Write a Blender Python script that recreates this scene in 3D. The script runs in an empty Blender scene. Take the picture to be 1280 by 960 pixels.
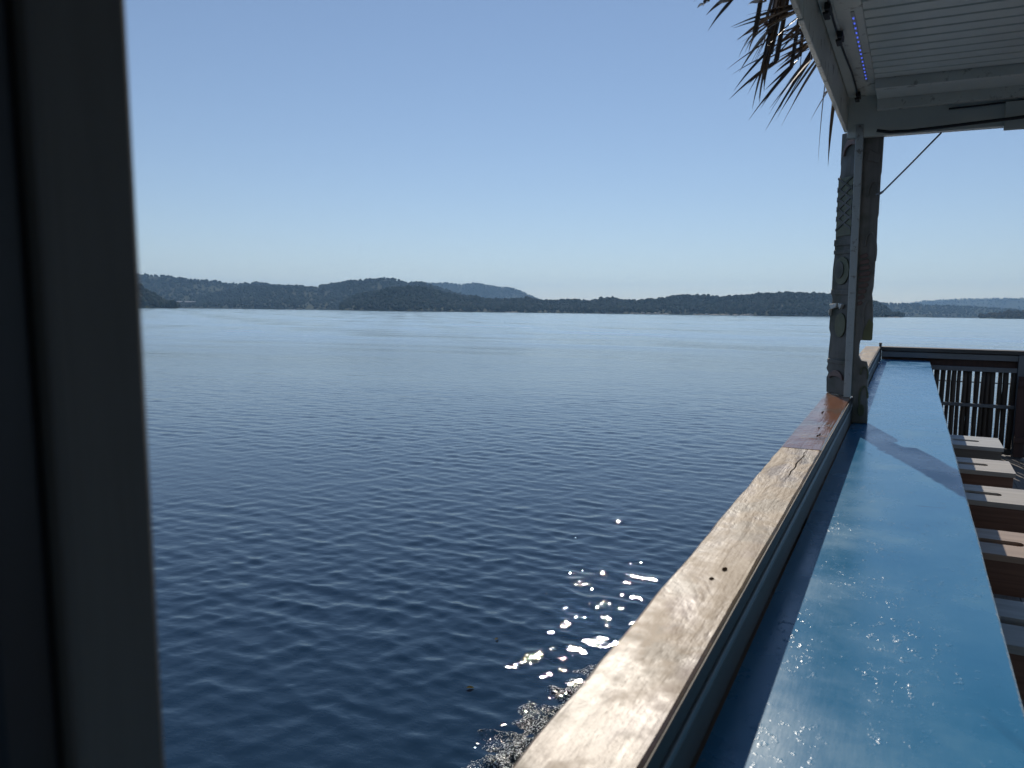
import bpy, bmesh, math, random
import numpy as np
from mathutils import Matrix, Vector
random.seed(7); rng = np.random.default_rng(11)
SC = bpy.context.scene; COL = SC.collection
H = 2.30            # camera above the lake
K = 0.57            # metres per survey unit (camera above the rail)
# ------------------------------------------------------------------ frames
# rows of WM: world axes in camera axes (x right, y down, z ahead); rows of BM: boat axes (right, ahead, up)
WM = Matrix(((0.8914582, 0.0532836, -0.4499590), (0.4529232, -0.0768258, 0.8882333), (0.0127597, -0.9956197, -0.0926204)))
BM = Matrix(((0.8914489, 0.0576206, -0.4494427), (0.4531029, -0.1044225, 0.8853213), (0.0040808, -0.9928624, -0.1191954)))
BOAT = Matrix.Translation((0, 0, H)) @ (WM @ BM.transposed()).to_4x4()
DECK_U = -2.9*K

# ------------------------------------------------------------------ materials
def new_mat(name):
    m = bpy.data.materials.new(name); m.use_nodes = True
    nt = m.node_tree; b = nt.nodes['Principled BSDF']
    return m, nt, b
def N(nt, t, **kw):
    n = nt.nodes.new(t)
    for k, v in kw.items():
        if k in n.inputs.keys() if hasattr(n.inputs, 'keys') else False: n.inputs[k].default_value = v
        else: setattr(n, k, v)
    return n
def ramp(nt, fac, stops):
    r = nt.nodes.new('ShaderNodeValToRGB'); e = r.color_ramp.elements
    e[0].position, e[0].color = stops[0][0], (*stops[0][1], 1)
    e[1].position, e[1].color = stops[-1][0], (*stops[-1][1], 1)
    for p, c in stops[1:-1]:
        q = e.new(p); q.color = (*c, 1)
    nt.links.new(fac, r.inputs['Fac']); return r.outputs['Color']
def coords(nt, scale=(1, 1, 1), kind='Object', rot=(0, 0, 0)):
    tc = nt.nodes.new('ShaderNodeTexCoord'); mp = nt.nodes.new('ShaderNodeMapping')
    mp.inputs['Scale'].default_value = scale; mp.inputs['Rotation'].default_value = rot
    nt.links.new(tc.outputs[kind], mp.inputs['Vector']); return mp.outputs['Vector']
def noise(nt, vec, scale, detail=4, rough=.55, dist=0.):
    n = nt.nodes.new('ShaderNodeTexNoise'); n.inputs['Scale'].default_value = scale
    n.inputs['Detail'].default_value = detail; n.inputs['Roughness'].default_value = rough
    n.inputs['Distortion'].default_value = dist
    nt.links.new(vec, n.inputs['Vector']); return n.outputs['Fac']
def mathn(nt, op, a, b=None, c=None):
    n = nt.nodes.new('ShaderNodeMath'); n.operation = op
    for i, v in enumerate((a, b, c)):
        if v is None: continue
        if isinstance(v, (int, float)): n.inputs[i].default_value = v
        else: nt.links.new(v, n.inputs[i])
    return n.outputs[0]
def mix(nt, fac, a, b):
    n = nt.nodes.new('ShaderNodeMix'); n.data_type = 'RGBA'
    for s, v in ((n.inputs[0], fac), (n.inputs[6], a), (n.inputs[7], b)):
        if isinstance(v, (int, float)): s.default_value = v
        elif isinstance(v, tuple): s.default_value = (*v, 1)
        else: nt.links.new(v, s)
    return n.outputs[2]
def bump(nt, b, h, strength=.3, dist=.01):
    n = nt.nodes.new('ShaderNodeBump'); n.inputs['Strength'].default_value = strength
    n.inputs['Distance'].default_value = dist
    nt.links.new(h, n.inputs['Height']); nt.links.new(n.outputs['Normal'], b.inputs['Normal']); return n
def wood(name, dark, mid, light, axis=1, rough=(.35, .65), grain=1., blotch=None, bstr=.25):
    """Timber with grain along one local axis and uneven wear."""
    m, nt, b = new_mat(name)
    sc = [38*grain]*3; sc[axis] = 1.6*grain
    g = noise(nt, coords(nt, tuple(sc)), 1.0, 6, .6, .6)
    w = noise(nt, coords(nt), 5.0, 5, .6)
    col = ramp(nt, g, [(.25, dark), (.5, mid), (.75, light)])
    if blotch: col = mix(nt, ramp(nt, w, [(.45, (0, 0, 0)), (.62, (1, 1, 1))]), col, blotch)
    nt.links.new(col, b.inputs['Base Color'])
    r = nt.nodes.new('ShaderNodeMapRange'); r.inputs[3].default_value, r.inputs[4].default_value = rough
    r.inputs[1].default_value, r.inputs[2].default_value = .3, .7
    nt.links.new(w, r.inputs[0]); nt.links.new(r.outputs[0], b.inputs['Roughness'])
    bump(nt, b, g, bstr, .004); return m
def paint(name, col, var=.85, rough=.5, scale=6., grime=None, spec=.5):
    m, nt, b = new_mat(name)
    w = noise(nt, coords(nt), scale, 6, .62)
    c = ramp(nt, w, [(.3, tuple(v*var for v in col)), (.65, col)])
    if grime:
        s = noise(nt, coords(nt), scale*4, 5, .7)
        c = mix(nt, ramp(nt, s, [(.56, (0, 0, 0)), (.68, (1, 1, 1))]), c, grime)
    nt.links.new(c, b.inputs['Base Color']); b.inputs['Roughness'].default_value = rough
    b.inputs['Specular IOR Level'].default_value = spec
    bump(nt, b, w, .12, .004); return m

M = {}
# weathered, varnished rail cap, local y runs along the boat
def cap_mat(name, base, worn, wear, gloss):
    m, nt, b = new_mat(name)
    g = noise(nt, coords(nt, (42, 1.7, 42)), 1., 7, .62, .9)
    big = noise(nt, coords(nt, (7, 2.2, 7)), 1., 5, .6, .4)
    mid = noise(nt, coords(nt), 22., 5, .65)
    wr = mathn(nt, 'ADD', mathn(nt, 'MULTIPLY', big, .75), mathn(nt, 'MULTIPLY', mid, .25))
    woodc = mix(nt, g, tuple(v*.55 for v in base), tuple(v*1.35 for v in base))
    wornc = mix(nt, g, tuple(v*.72 for v in worn), tuple(v*1.18 for v in worn))
    f = ramp(nt, wr, [(wear-.05, (0, 0, 0)), (wear+.06, (1, 1, 1))])
    c = mix(nt, f, woodc, wornc)
    # knots
    vo = nt.nodes.new('ShaderNodeTexVoronoi'); vo.inputs['Scale'].default_value = 1.
    nt.links.new(coords(nt, (7, 2.1, 1)), vo.inputs['Vector'])
    kn = ramp(nt, vo.outputs['Distance'], [(.03, (1, 1, 1)), (.11, (0, 0, 0))])
    c = mix(nt, kn, c, (.07, .04, .02))
    # sparse purple-brown stains left by old varnish
    st = noise(nt, coords(nt, (9, 4, 9)), 1.1, 3, .5)
    gp = noise(nt, coords(nt, (8, 5, 8)), 1., 4, .55, .5)
    c = mix(nt, mathn(nt, 'MULTIPLY', ramp(nt, gp, [(.52, (0, 0, 0)), (.62, (1, 1, 1))]), .55), c, (.135, .115, .085))
    c = mix(nt, mathn(nt, 'MULTIPLY', ramp(nt, st, [(.58, (0, 0, 0)), (.7, (1, 1, 1))]), .45), c, (.17, .105, .115))
    nt.links.new(c, b.inputs['Base Color'])
    r = nt.nodes.new('ShaderNodeMapRange'); r.inputs[3].default_value, r.inputs[4].default_value = gloss
    nt.links.new(mathn(nt, 'ADD', mathn(nt, 'MULTIPLY', f, .6), mathn(nt, 'MULTIPLY', mid, .4)), r.inputs[0])
    nt.links.new(r.outputs[0], b.inputs['Roughness'])
    h = mathn(nt, 'ADD', mathn(nt, 'MULTIPLY', g, .35), mathn(nt, 'ADD', mathn(nt, 'MULTIPLY', big, 2.0), mathn(nt, 'MULTIPLY', mid, .35)))
    bump(nt, b, h, .38, .012); b.inputs['Specular IOR Level'].default_value = .36; return m
M['cap_near'] = cap_mat('weathered_varnished_wood', (.13, .072, .035), (.235, .148, .064), .46, (.36, .60))
M['cap_red'] = cap_mat('red_stained_varnished_wood', (.25, .11, .055), (.25, .155, .105), .60, (.10, .32))
M['wall_grey'] = paint('grey_painted_boards', (.075, .074, .07), .75, .6, 5)
M['trim_blue'] = paint('grey_blue_trim_paint', (.15, .175, .19), .85, .45, 8)
M['white_paint'] = paint('dull_white_paint', (.50, .52, .50), .85, .5, 7, (.22, .2, .17))
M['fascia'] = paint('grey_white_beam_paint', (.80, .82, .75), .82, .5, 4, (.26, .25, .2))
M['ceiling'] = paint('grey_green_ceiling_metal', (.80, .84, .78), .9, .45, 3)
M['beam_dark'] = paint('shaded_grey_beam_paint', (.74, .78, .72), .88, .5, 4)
M['post_dark'] = wood('dark_stained_post', (.075, .064, .054), (.093, .08, .068), (.11, .096, .082), 2, (.5, .7))
M['dark_board'] = paint('black_board_paint', (.008, .008, .010), .7, .45, 9)
M['tape'] = paint('brown_tie', (.16, .09, .05), .7, .6, 9)
M['black'] = paint('black_rubber', (.012, .012, .013), .8, .5, 20)
M['edge_dark'] = paint('brown_edge_shade', (.035, .027, .022), .7, .6, 8)
M['knot'] = paint('dark_split_wood', (.03, .02, .013), .8, 1, 20, None, 0)
M['steel'] = paint('dull_steel', (.25, .26, .27), .8, .35, 20)
M['totem'] = wood('dark_carved_wood', (.055, .05, .042), (.085, .077, .066), (.12, .108, .092), 2, (.4, .7), .7, (.045, .05, .03))
M['totem_light'] = wood('lightened_carved_wood', (.13, .115, .10), (.20, .18, .16), (.27, .25, .22), 2, (.45, .7), .7, (.11, .105, .08))  # lighter copy of the carved wood; colour makes up for light under the roof
M['totem_olive'] = paint('olive_paint', (.11, .115, .05), .6, .5, 14)
M['totem_yellow'] = paint('faded_yellow_paint', (.19, .175, .07), .6, .5, 12)
M['totem_red'] = paint('faded_red_brown_paint', (.19, .11, .09), .6, .5, 12)
M['totem_white'] = paint('ivory_paint', (.75, .73, .66), .8, .35, 12)
M['rail_dark'] = wood('dark_weathered_rail', (.035, .032, .03), (.06, .056, .052), (.085, .08, .075), 0, (.5, .75))
M['rail_grey'] = paint('slate_grey_rail_paint', (.15, .16, .17), .8, .55, 6)
M['cane'] = wood('dark_cane', (.025, .018, .014), (.05, .036, .026), (.075, .055, .04), 2, (.5, .7), .6)
M['gate'] = wood('dark_red_planks', (.03, .012, .010), (.05, .020, .016), (.07, .03, .024), 2, (.5, .7))
M['deck'] = wood('dark_deck_boards', (.12, .105, .09), (.18, .16, .14), (.24, .21, .185), 1, (.55, .8))
M['stool_tan'] = wood('tan_stool_wood', (.29, .27, .245), (.39, .365, .335), (.46, .435, .40), 0, (.45, .65))
M['stool_grey'] = wood('grey_stool_wood', (.28, .29, .29), (.38, .39, .39), (.45, .47, .47), 0, (.45, .65))
M['stool_red'] = wood('reddish_stool_wood', (.26, .18, .135), (.35, .255, .195), (.42, .315, .245), 0, (.45, .65))
M['apron_brown'] = wood('brown_stool_apron', (.12, .06, .04), (.19, .10, .068), (.25, .14, .10), 0, (.5, .7))
M['apron_grey'] = wood('grey_brown_stool_apron', (.11, .10, .09), (.17, .155, .14), (.22, .205, .185), 0, (.5, .7))
M['hull'] = paint('grey_hull_paint', (.22, .23, .24), .8, .4, 4)

# blue counter paint: glossy, scuffed, scratched
def counter_mat():
    m, nt, b = new_mat('scuffed_blue_gloss_paint')
    v = coords(nt)
    w = noise(nt, v, 3.2, 6, .6)
    c = ramp(nt, w, [(.3, (.030, .18, .36)), (.55, (.038, .21, .405)), (.75, (.055, .245, .42))])
    # pale scuffs and scratches
    s1 = noise(nt, coords(nt, (55, 14, 1), rot=(0, 0, .35)), 1., 4, .6, 1.2)
    s2 = noise(nt, v, 7., 3, .5)
    s3 = noise(nt, v, 120., 3, .6)
    sc = mathn(nt, 'MULTIPLY', ramp(nt, s1, [(.66, (0, 0, 0)), (.74, (1, 1, 1))]), ramp(nt, s2, [(.5, (0, 0, 0)), (.68, (1, 1, 1))]))
    sp = mathn(nt, 'MULTIPLY', ramp(nt, s3, [(.68, (0, 0, 0)), (.75, (1, 1, 1))]), ramp(nt, noise(nt, v, 2.2, 3, .5), [(.48, (0, 0, 0)), (.7, (.6, .6, .6))]))
    sm = mathn(nt, 'MAXIMUM', sc, sp)
    c = mix(nt, mathn(nt, 'MULTIPLY', sm, .7), c, (.42, .50, .55))
    # dark cross cracks
    ck = noise(nt, coords(nt, (3.0, 26, 1)), 1., 5, .6, 1.5)
    c = mix(nt, mathn(nt, 'MULTIPLY', ramp(nt, ck, [(.70, (0, 0, 0)), (.74, (1, 1, 1))]), .8), c, (.02, .035, .05))
    # paint worn through to pale undercoat along the front edge
    sx = nt.nodes.new('ShaderNodeSeparateXYZ'); nt.links.new(v, sx.inputs[0])
    ed = nt.nodes.new('ShaderNodeMapRange'); nt.links.new(sx.outputs[0], ed.inputs[0]); ed.inputs[1].default_value = .196; ed.inputs[2].default_value = .216
    wn = ramp(nt, mathn(nt, 'ADD', mathn(nt, 'MULTIPLY', noise(nt, v, 26., 5, .7), .6), mathn(nt, 'MULTIPLY', ed.outputs[0], .45)), [(.66, (0, 0, 0)), (.72, (1, 1, 1))])
    c = mix(nt, mathn(nt, 'MULTIPLY', wn, .7), c, (.40, .46, .48))
    nt.links.new(c, b.inputs['Base Color'])
    r = nt.nodes.new('ShaderNodeMapRange'); r.inputs[3].default_value, r.inputs[4].default_value = .16, .34
    r.inputs[1].default_value, r.inputs[2].default_value = .35, .65
    nt.links.new(w, r.inputs[0]); nt.links.new(r.outputs[0], b.inputs['Roughness'])
    # dimples: flattened blisters that catch the sun
    d = noise(nt, v, 65., 3, .6)
    h = mathn(nt, 'ADD', mathn(nt, 'MULTIPLY', ramp(nt, d, [(.60, (0, 0, 0)), (.72, (1, 1, 1))]), ramp(nt, s2, [(.42, (0, 0, 0)), (.62, (1, 1, 1))])), mathn(nt, 'MULTIPLY', noise(nt, coords(nt, (30, 5, 1)), 1., 4, .6), .5))
    bump(nt, b, h, .30, .003); b.inputs['Specular IOR Level'].default_value = .45
    return m
M['counter'] = counter_mat()

def frond_mat():
    m, nt, b = new_mat('dried_palm_leaf')
    oi = nt.nodes.new('ShaderNodeNewGeometry')
    c = ramp(nt, oi.outputs['Random Per Island'], [(0, (.045, .028, .018)), (.6, (.10, .06, .035)), (1, (.30, .16, .07))])
    nt.links.new(c, b.inputs['Base Color']); b.inputs['Roughness'].default_value = .45
    return m
M['frond'] = frond_mat()
def led_mat():
    m, nt, b = new_mat('blue_lamp')
    b.inputs['Base Color'].default_value = (.05, .08, .4, 1)
    b.inputs['Emission Color'].default_value = (.10, .17, 1, 1); b.inputs['Emission Strength'].default_value = .55
    return m
M['led'] = led_mat()
def forest_mat(name, a, bcol):
    m, nt, b = new_mat(name)
    g = nt.nodes.new('ShaderNodeNewGeometry')
    c = ramp(nt, g.outputs['Random Per Island'], [(0, a), (1, bcol)])
    nt.links.new(c, b.inputs['Base Color']); b.inputs['Roughness'].default_value = .9
    b.inputs['Specular IOR Level'].default_value = .1
    return m
M['forest'] = forest_mat('lake_forest_leaves', (.012, .022, .013), (.034, .054, .028))
M['forest_brown'] = forest_mat('brownish_leaves', (.04, .035, .018), (.085, .07, .035))
M['ground'] = paint('wooded_hillside', (.04, .055, .025), .6, .95, .02, None, .1)
M['rock'] = paint('pale_shore_rock', (.46, .43, .36), .6, .9, .3, None, .1)
M['house'] = paint('pale_building', (.40, .38, .34), .8, .8, .3)
M['roofing'] = paint('pale_roofing', (.28, .28, .28), .8, .6, .3)
M['boat_white'] = paint('white_gelcoat', (.8, .8, .8), .9, .3, .5)
M['wake'] = paint('white_wake_foam', (.85, .87, .88), .8, .6, .5)
M['leaf'] = paint('yellow_fallen_leaf', (.42, .34, .12), .7, .6, 30)

def water_mat():
    m, nt, b = new_mat('lake_water'); nt.nodes.remove(b)
    at = nt.nodes.new('ShaderNodeAttribute'); at.attribute_name = 'lost'
    geo = nt.nodes.new('ShaderNodeNewGeometry')
    mp = nt.nodes.new('ShaderNodeMapping'); mp.inputs['Rotation'].default_value = (0, 0, math.radians(-11))
    mp.inputs['Scale'].default_value = (.75, 1, 1)
    nt.links.new(geo.outputs['Position'], mp.inputs['Vector'])
    n1 = noise(nt, mp.outputs['Vector'], 20., 3, .55, .3)
    n2 = noise(nt, mp.outputs['Vector'], 1.3, 4, .6, .3)
    a2 = nt.nodes.new('ShaderNodeAttribute'); a2.attribute_name = 'far'; far = a2.outputs['Fac']
    r = mathn(nt, 'ADD', .045, mathn(nt, 'MULTIPLY', far, mathn(nt, 'SUBTRACT', mathn(nt, 'MINIMUM', at.outputs['Fac'], .31), .045)))
    near = mathn(nt, 'SUBTRACT', 1., far)
    # wind lanes: long patches of smoother and rougher water
    m3 = nt.nodes.new('ShaderNodeMapping'); m3.inputs['Rotation'].default_value = (0, 0, math.radians(-20)); m3.inputs['Scale'].default_value = (.4, 1, 1)
    nt.links.new(geo.outputs['Position'], m3.inputs['Vector'])
    n3 = noise(nt, m3.outputs['Vector'], .055, 6, .68, .5)
    lane = nt.nodes.new('ShaderNodeMapRange'); nt.links.new(n3, lane.inputs[0])
    for q, v in zip((1, 2, 3, 4), (.36, .64, .8, 1.12)): lane.inputs[q].default_value = v
    r = mathn(nt, 'MULTIPLY', r, mathn(nt, 'ADD', near, mathn(nt, 'MULTIPLY', far, lane.outputs[0])))
    h = mathn(nt, 'MULTIPLY', near, mathn(nt, 'MULTIPLY', n1, .0030))
    h = mathn(nt, 'ADD', h, mathn(nt, 'MULTIPLY', mathn(nt, 'MULTIPLY', n2, far), .04))
    h = mathn(nt, 'ADD', h, mathn(nt, 'MULTIPLY', mathn(nt, 'MULTIPLY', n3, far), .22))
    bn = nt.nodes.new('ShaderNodeBump'); bn.inputs['Strength'].default_value = 1.; bn.inputs['Distance'].default_value = 1.
    nt.links.new(h, bn.inputs['Height'])
    fr = nt.nodes.new('ShaderNodeFresnel'); fr.inputs['IOR'].default_value = 1.42
    di = nt.nodes.new('ShaderNodeBsdfDiffuse'); di.inputs['Color'].default_value = (.006, .026, .055, 1)
    gl = nt.nodes.new('ShaderNodeBsdfGlossy'); gl.distribution = 'BECKMANN'
    mx = nt.nodes.new('ShaderNodeMixShader')
    # single-scatter microfacets lose light at grazing angles: give the rough far water its missing energy back
    comp = mathn(nt, 'ADD', 1., mathn(nt, 'MULTIPLY', far, .06)); cc = nt.nodes.new('ShaderNodeCombineColor')
    for q in range(3): nt.links.new(comp, cc.inputs[q])
    nt.links.new(cc.outputs[0], gl.inputs['Color'])
    nt.links.new(r, gl.inputs['Roughness'])
    for q in (fr, gl): nt.links.new(bn.outputs['Normal'], q.inputs['Normal'])
    nt.links.new(fr.outputs[0], mx.inputs[0]); nt.links.new(di.outputs[0], mx.inputs[1]); nt.links.new(gl.outputs[0], mx.inputs[2])
    nt.links.new(mx.outputs[0], nt.nodes['Material Output'].inputs['Surface'])
    return m
M['water'] = water_mat()
def foam_mat():
    m, nt, b = new_mat('churned_wake_water')
    geo = nt.nodes.new('ShaderNodeNewGeometry')
    n1 = noise(nt, geo.outputs['Position'], 95., 3, .6, .3)
    n2 = noise(nt, geo.outputs['Position'], 6., 3, .6, .2)
    f = ramp(nt, mathn(nt, 'ADD', mathn(nt, 'MULTIPLY', n1, .85), mathn(nt, 'MULTIPLY', n2, .15)), [(.53, (0, 0, 0)), (.58, (1, 1, 1))])
    c = mix(nt, f, (.006, .014, .014), (.8, .81, .78))
    nt.links.new(c, b.inputs['Base Color']); b.inputs['Roughness'].default_value = .12
    b.inputs['IOR'].default_value = 1.333
    bump(nt, b, n1, .7, .015)
    at = nt.nodes.new('ShaderNodeAttribute'); at.attribute_name = 'edge'      # the froth thins to loose flecks at its rim
    rim = mathn(nt, 'ADD', at.outputs['Fac'], mathn(nt, 'ADD', mathn(nt, 'MULTIPLY', mathn(nt, 'SUBTRACT', n1, .5), 2.4), mathn(nt, 'MULTIPLY', mathn(nt, 'SUBTRACT', n2, .5), 2.2)))
    nt.links.new(mathn(nt, 'GREATER_THAN', rim, .30), b.inputs['Alpha']); return m
M['foam'] = foam_mat()

# ------------------------------------------------------------------ object helpers
def mesh_obj(name, bm, mat, parent=None, matrix=None, smooth=False, bevel=0):
    me = bpy.data.meshes.new(name); bm.to_mesh(me); bm.free()
    o = bpy.data.objects.new(name, me); COL.objects.link(o)
    if mat: me.materials.append(M[mat] if isinstance(mat, str) else mat)
    if smooth:
        for p in me.polygons: p.use_smooth = True
    if parent: o.parent = parent
    if matrix is not None: o.matrix_world = matrix
    if bevel:
        md = o.modifiers.new('bevel', 'BEVEL'); md.width = bevel; md.segments = 2; md.limit_method = 'ANGLE'
    return o
def tag(o, label=None, cat=None, group=None, kind=None):
    if label: o['label'] = label
    if cat: o['category'] = cat
    if group: o['group'] = group
    if kind: o['kind'] = kind
    return o
class Thing:
    """A thing on the boat: an Empty at its base; parts are given in boat survey units and stored local to the base."""
    def __init__(s, name, base, label, cat, group=None):
        s.b = Vector(base)*K
        s.o = bpy.data.objects.new(name, None); COL.objects.link(s.o); s.o.empty_display_size = .1
        s.o.matrix_world = BOAT @ Matrix.Translation(s.b)
        tag(s.o, label, cat, group)
    def part(s, name, bm, mat, bevel=0, smooth=False, parent=None):
        bmesh.ops.scale(bm, verts=bm.verts, vec=(K, K, K))
        bmesh.ops.translate(bm, verts=bm.verts, vec=-s.b)
        return mesh_obj(name, bm, mat, parent or s.o, None, smooth, bevel)
def box(bm, r0, r1, f0, f1, u0, u1, rot=None, cuts=0):
    vs = [bm.verts.new(Vector((r, f, u))) for u in (u0, u1) for f in (f0, f1) for r in (r0, r1)]
    for q in ((0, 2, 3, 1), (4, 5, 7, 6), (0, 1, 5, 4), (2, 6, 7, 3), (0, 4, 6, 2), (1, 3, 7, 5)):
        bm.faces.new([vs[i] for i in q])
    if rot:
        c = sum((v.co for v in vs), Vector())/8
        for v in vs: v.co = c + rot @ (v.co-c)
    return bm
def BX(*a, **k): return box(bmesh.new(), *a, **k)
def tube(bm, pts, rad, seg=8, cap=True):
    pts = [Vector(p) for p in pts]; rings = []
    rad = rad if isinstance(rad, (list, tuple)) else [rad]*len(pts)
    for i, p in enumerate(pts):
        t = (pts[min(i+1, len(pts)-1)]-pts[max(i-1, 0)]).normalized()
        a = t.orthogonal().normalized() if i == 0 else (rings_a - t*rings_a.dot(t)).normalized()
        rings_a = a; bb = t.cross(a)
        rings.append([bm.verts.new(p + (a*math.cos(k*2*math.pi/seg) + bb*math.sin(k*2*math.pi/seg))*rad[i]) for k in range(seg)])
    for i in range(len(rings)-1):
        for k in range(seg):
            bm.faces.new((rings[i][k], rings[i][(k+1) % seg], rings[i+1][(k+1) % seg], rings[i+1][k]))
    if cap:
        bm.faces.new(rings[0][::-1]); bm.faces.new(rings[-1])
    return bm
def prism(bm, pts, normal, thick):
    """closed outline (3-D points in one plane) extruded along normal"""
    n = Vector(normal).normalized()*thick
    a = [bm.verts.new(Vector(p)) for p in pts]; b = [bm.verts.new(Vector(p)+n) for p in pts]
    bm.faces.new(a); bm.faces.new(b[::-1]); L = len(a)
    for i in range(L): bm.faces.new((a[i], b[i], b[(i+1) % L], a[(i+1) % L]))
    bmesh.ops.recalc_face_normals(bm, faces=bm.faces); return bm

# ------------------------------------------------------------------ side rail with its board wall
rail = Thing('side_rail', (-.57, 5, -2.9), 'long wooden boat rail with weathered tan cap above the lake, running to the carved post', 'railing')
def cap_board(f0, f1, wob, seed):
    rr = random.Random(seed); bm = bmesh.new(); n = max(4, int((f1-f0)*7)); rows = []
    for i in range(n+1):
        f = f0+(f1-f0)*i/n
        a = -.702+rr.uniform(-wob, wob); b = -.452+rr.uniform(-wob, wob)*.5; c = .008
        prof = [(a, -1.068), (a, -1.0-c*1.5), (a+c*1.5, -1.0+rr.uniform(-.001, .001)), ((a+b)/2, -1.0+rr.uniform(-.0015, .0015)), (b-c, -1.0), (b, -1.0-c), (b, -1.068)]
        rows.append([bm.verts.new((r, f, u)) for r, u in prof])
    for i in range(n):
        for k in range(7): bm.faces.new((rows[i][k], rows[i][(k+1) % 7], rows[i+1][(k+1) % 7], rows[i+1][k]))
    bm.faces.new(rows[0]); bm.faces.new(rows[-1][::-1])
    bmesh.ops.recalc_face_normals(bm, faces=bm.faces)
    return bm
o = rail.part('cap_board', cap_board(-3.5, 5.215, .004, 1), 'cap_near'); o['label'] = 'near cap board, weathered pale tan with knots'
# the split that runs back from the joint, a real groove let into the board
o = rail.part('cap_board', cap_board(5.235, 9.6, .002, 2), 'cap_red'); o['label'] = 'cap board ending under the carved post, glossy and reddish'
o = rail.part('cap_board', cap_board(9.615, 15.9, .002, 3), 'cap_near'); o['label'] = 'far cap board beyond the carved post'
def crack(f0, f1, r0, r1, n, w, seed):
    rr = random.Random(seed); bm = bmesh.new(); L = []; R_ = []
    for i in range(n+1):
        t = i/n; f = f0+(f1-f0)*t; r = r0+(r1-r0)*t+rr.uniform(-.006, .006); ww = w*math.sin(math.pi*min(1, .08+t*.92))*rr.uniform(.5, 1)
        L.append(bm.verts.new((r-ww, f, -.9972))); R_.append(bm.verts.new((r+ww, f, -.9972)))
    for i in range(n): bm.faces.new((L[i], R_[i], R_[i+1], L[i+1]))
    return bm
bmc = crack(5.2, 4.25, -.53, -.545, 14, .004, 4)
for (r, f, a, b_) in ((-.545, 2.78, .011, .02), (-.565, 2.66, .008, .016), (-.525, 5.75, .006, .04), (-.55, 6.1, .006, .03), (-.515, 5.8, .006, .05), (-.6, 6.9, .006, .1)):
    vs = [bmc.verts.new((r+a*math.cos(t*math.pi/5)*random.uniform(.7, 1.2), f+b_*math.sin(t*math.pi/5)*random.uniform(.7, 1.2), -.9975)) for t in range(10)]
    bk = bmesh.new(); bk.faces.new([bk.verts.new(v.co) for v in vs]); bmesh.ops.delete(bmc, geom=vs, context='VERTS')
    rail.part('knot_hole', bk, 'knot')
rail.part('crack', bmc, 'knot')
rail.part('trim_strip', BX(-.474, -.446, -3.5, 15.85, -1.128, -1.098), 'trim_blue', .003)
rail.part('edge_shade', BX(-.4515, -.4455, -3.5, 15.85, -1.0655, -1.010), 'edge_dark', .001)  # added dark strip: shade of the cap's inner edge put into colour
rail.part('wall_panel', BX(-.50, -.458, -3.5, 15.85, -2.9, -1.07), 'wall_grey', .002)
rail.part('ledger', BX(-.457, -.446, -3.5, 15.85, -1.245, -1.126), 'wall_grey', .002)
rail.part('outer_panel', BX(-.69, -.64, -3.5, 15.85, -3.1, -1.07), 'hull', .002)

# ------------------------------------------------------------------ blue bar counter
bar = Thing('bar_counter', (0, 8, -1.32), 'long scuffed blue painted bar counter along the inside of the rail', 'counter')
bm = bmesh.new(); rows = []
n = 60
for i in range(n+1):
    f = -2.5+18.6*i/n; e = .378+random.uniform(-.0015, .0015)
    rows.append([bm.verts.new(p) for p in ((-.437, f, -1.29), (-.437, f, -1.25), (0, f, -1.25), (e-.008, f, -1.25), (e, f, -1.256), (e, f, -1.29))])
for i in range(n):
    for k in range(6): bm.faces.new((rows[i][k], rows[i][(k+1) % 6], rows[i+1][(k+1) % 6], rows[i+1][k]))
bm.faces.new(rows[0]); bm.faces.new(rows[-1]); bmesh.ops.recalc_face_normals(bm, faces=bm.faces)
bar.part('countertop', bm, 'counter')
bar.part('edge_strip', BX(.33, .366, -2.5, 16.05, -1.36, -1.291), 'counter', .002)
for f in (.8, 4.6, 8.6, 12.8, 15.6):
    bmk = prism(bmesh.new(), [(-.445, f, -1.292), (.30, f, -1.292), (.30, f, -1.36), (-.36, f, -1.95), (-.445, f, -1.95)], (0, 1, 0), .07)
    bar.part('bracket', bmk, 'wall_grey')

# ------------------------------------------------------------------ carved post
tot = Thing('carved_post', (-.47, 8.0, -1.0), 'carved tiki style post with white strip and dull painted side boards, standing on the rail', 'post')
bm = bmesh.new()
tot.part('white_post', prism(bm, [(-.518, 8.0, -.999), (-.456, 8.0, -.999), (-.470, 7.99, 1.52), (-.538, 7.99, 1.52)], (0, 1, 0), .06), 'white_paint', .003)
# right board: cut-out outline, (r, u)
outl = [(-.52, 1.46), (-.30, 1.455), (-.302, 1.1), (-.307, 1.07), (-.306, .72), (-.312, .68), (-.309, .45), (-.313, .05), (-.322, -.02), (-.314, -.08), (-.308, -.16),
        (-.303, -.24), (-.301, -.30), (-.303, -.455), (-.398, -.455), (-.405, -.5), (-.405, -.60), (-.385, -.645), (-.335, -.655), (-.322, -.70), (-.315, -.8), (-.312, -.95), (-.300, -1.12), (-.298, -1.246), (-.436, -1.246), (-.436, -.99), (-.50, -.99)]
tot_r = tot.part('carved_board', prism(bmesh.new(), [(r*1.012, 8.062, u) for r, u in outl], (0, 1, 0), .09), 'totem_light', .004)
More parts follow.
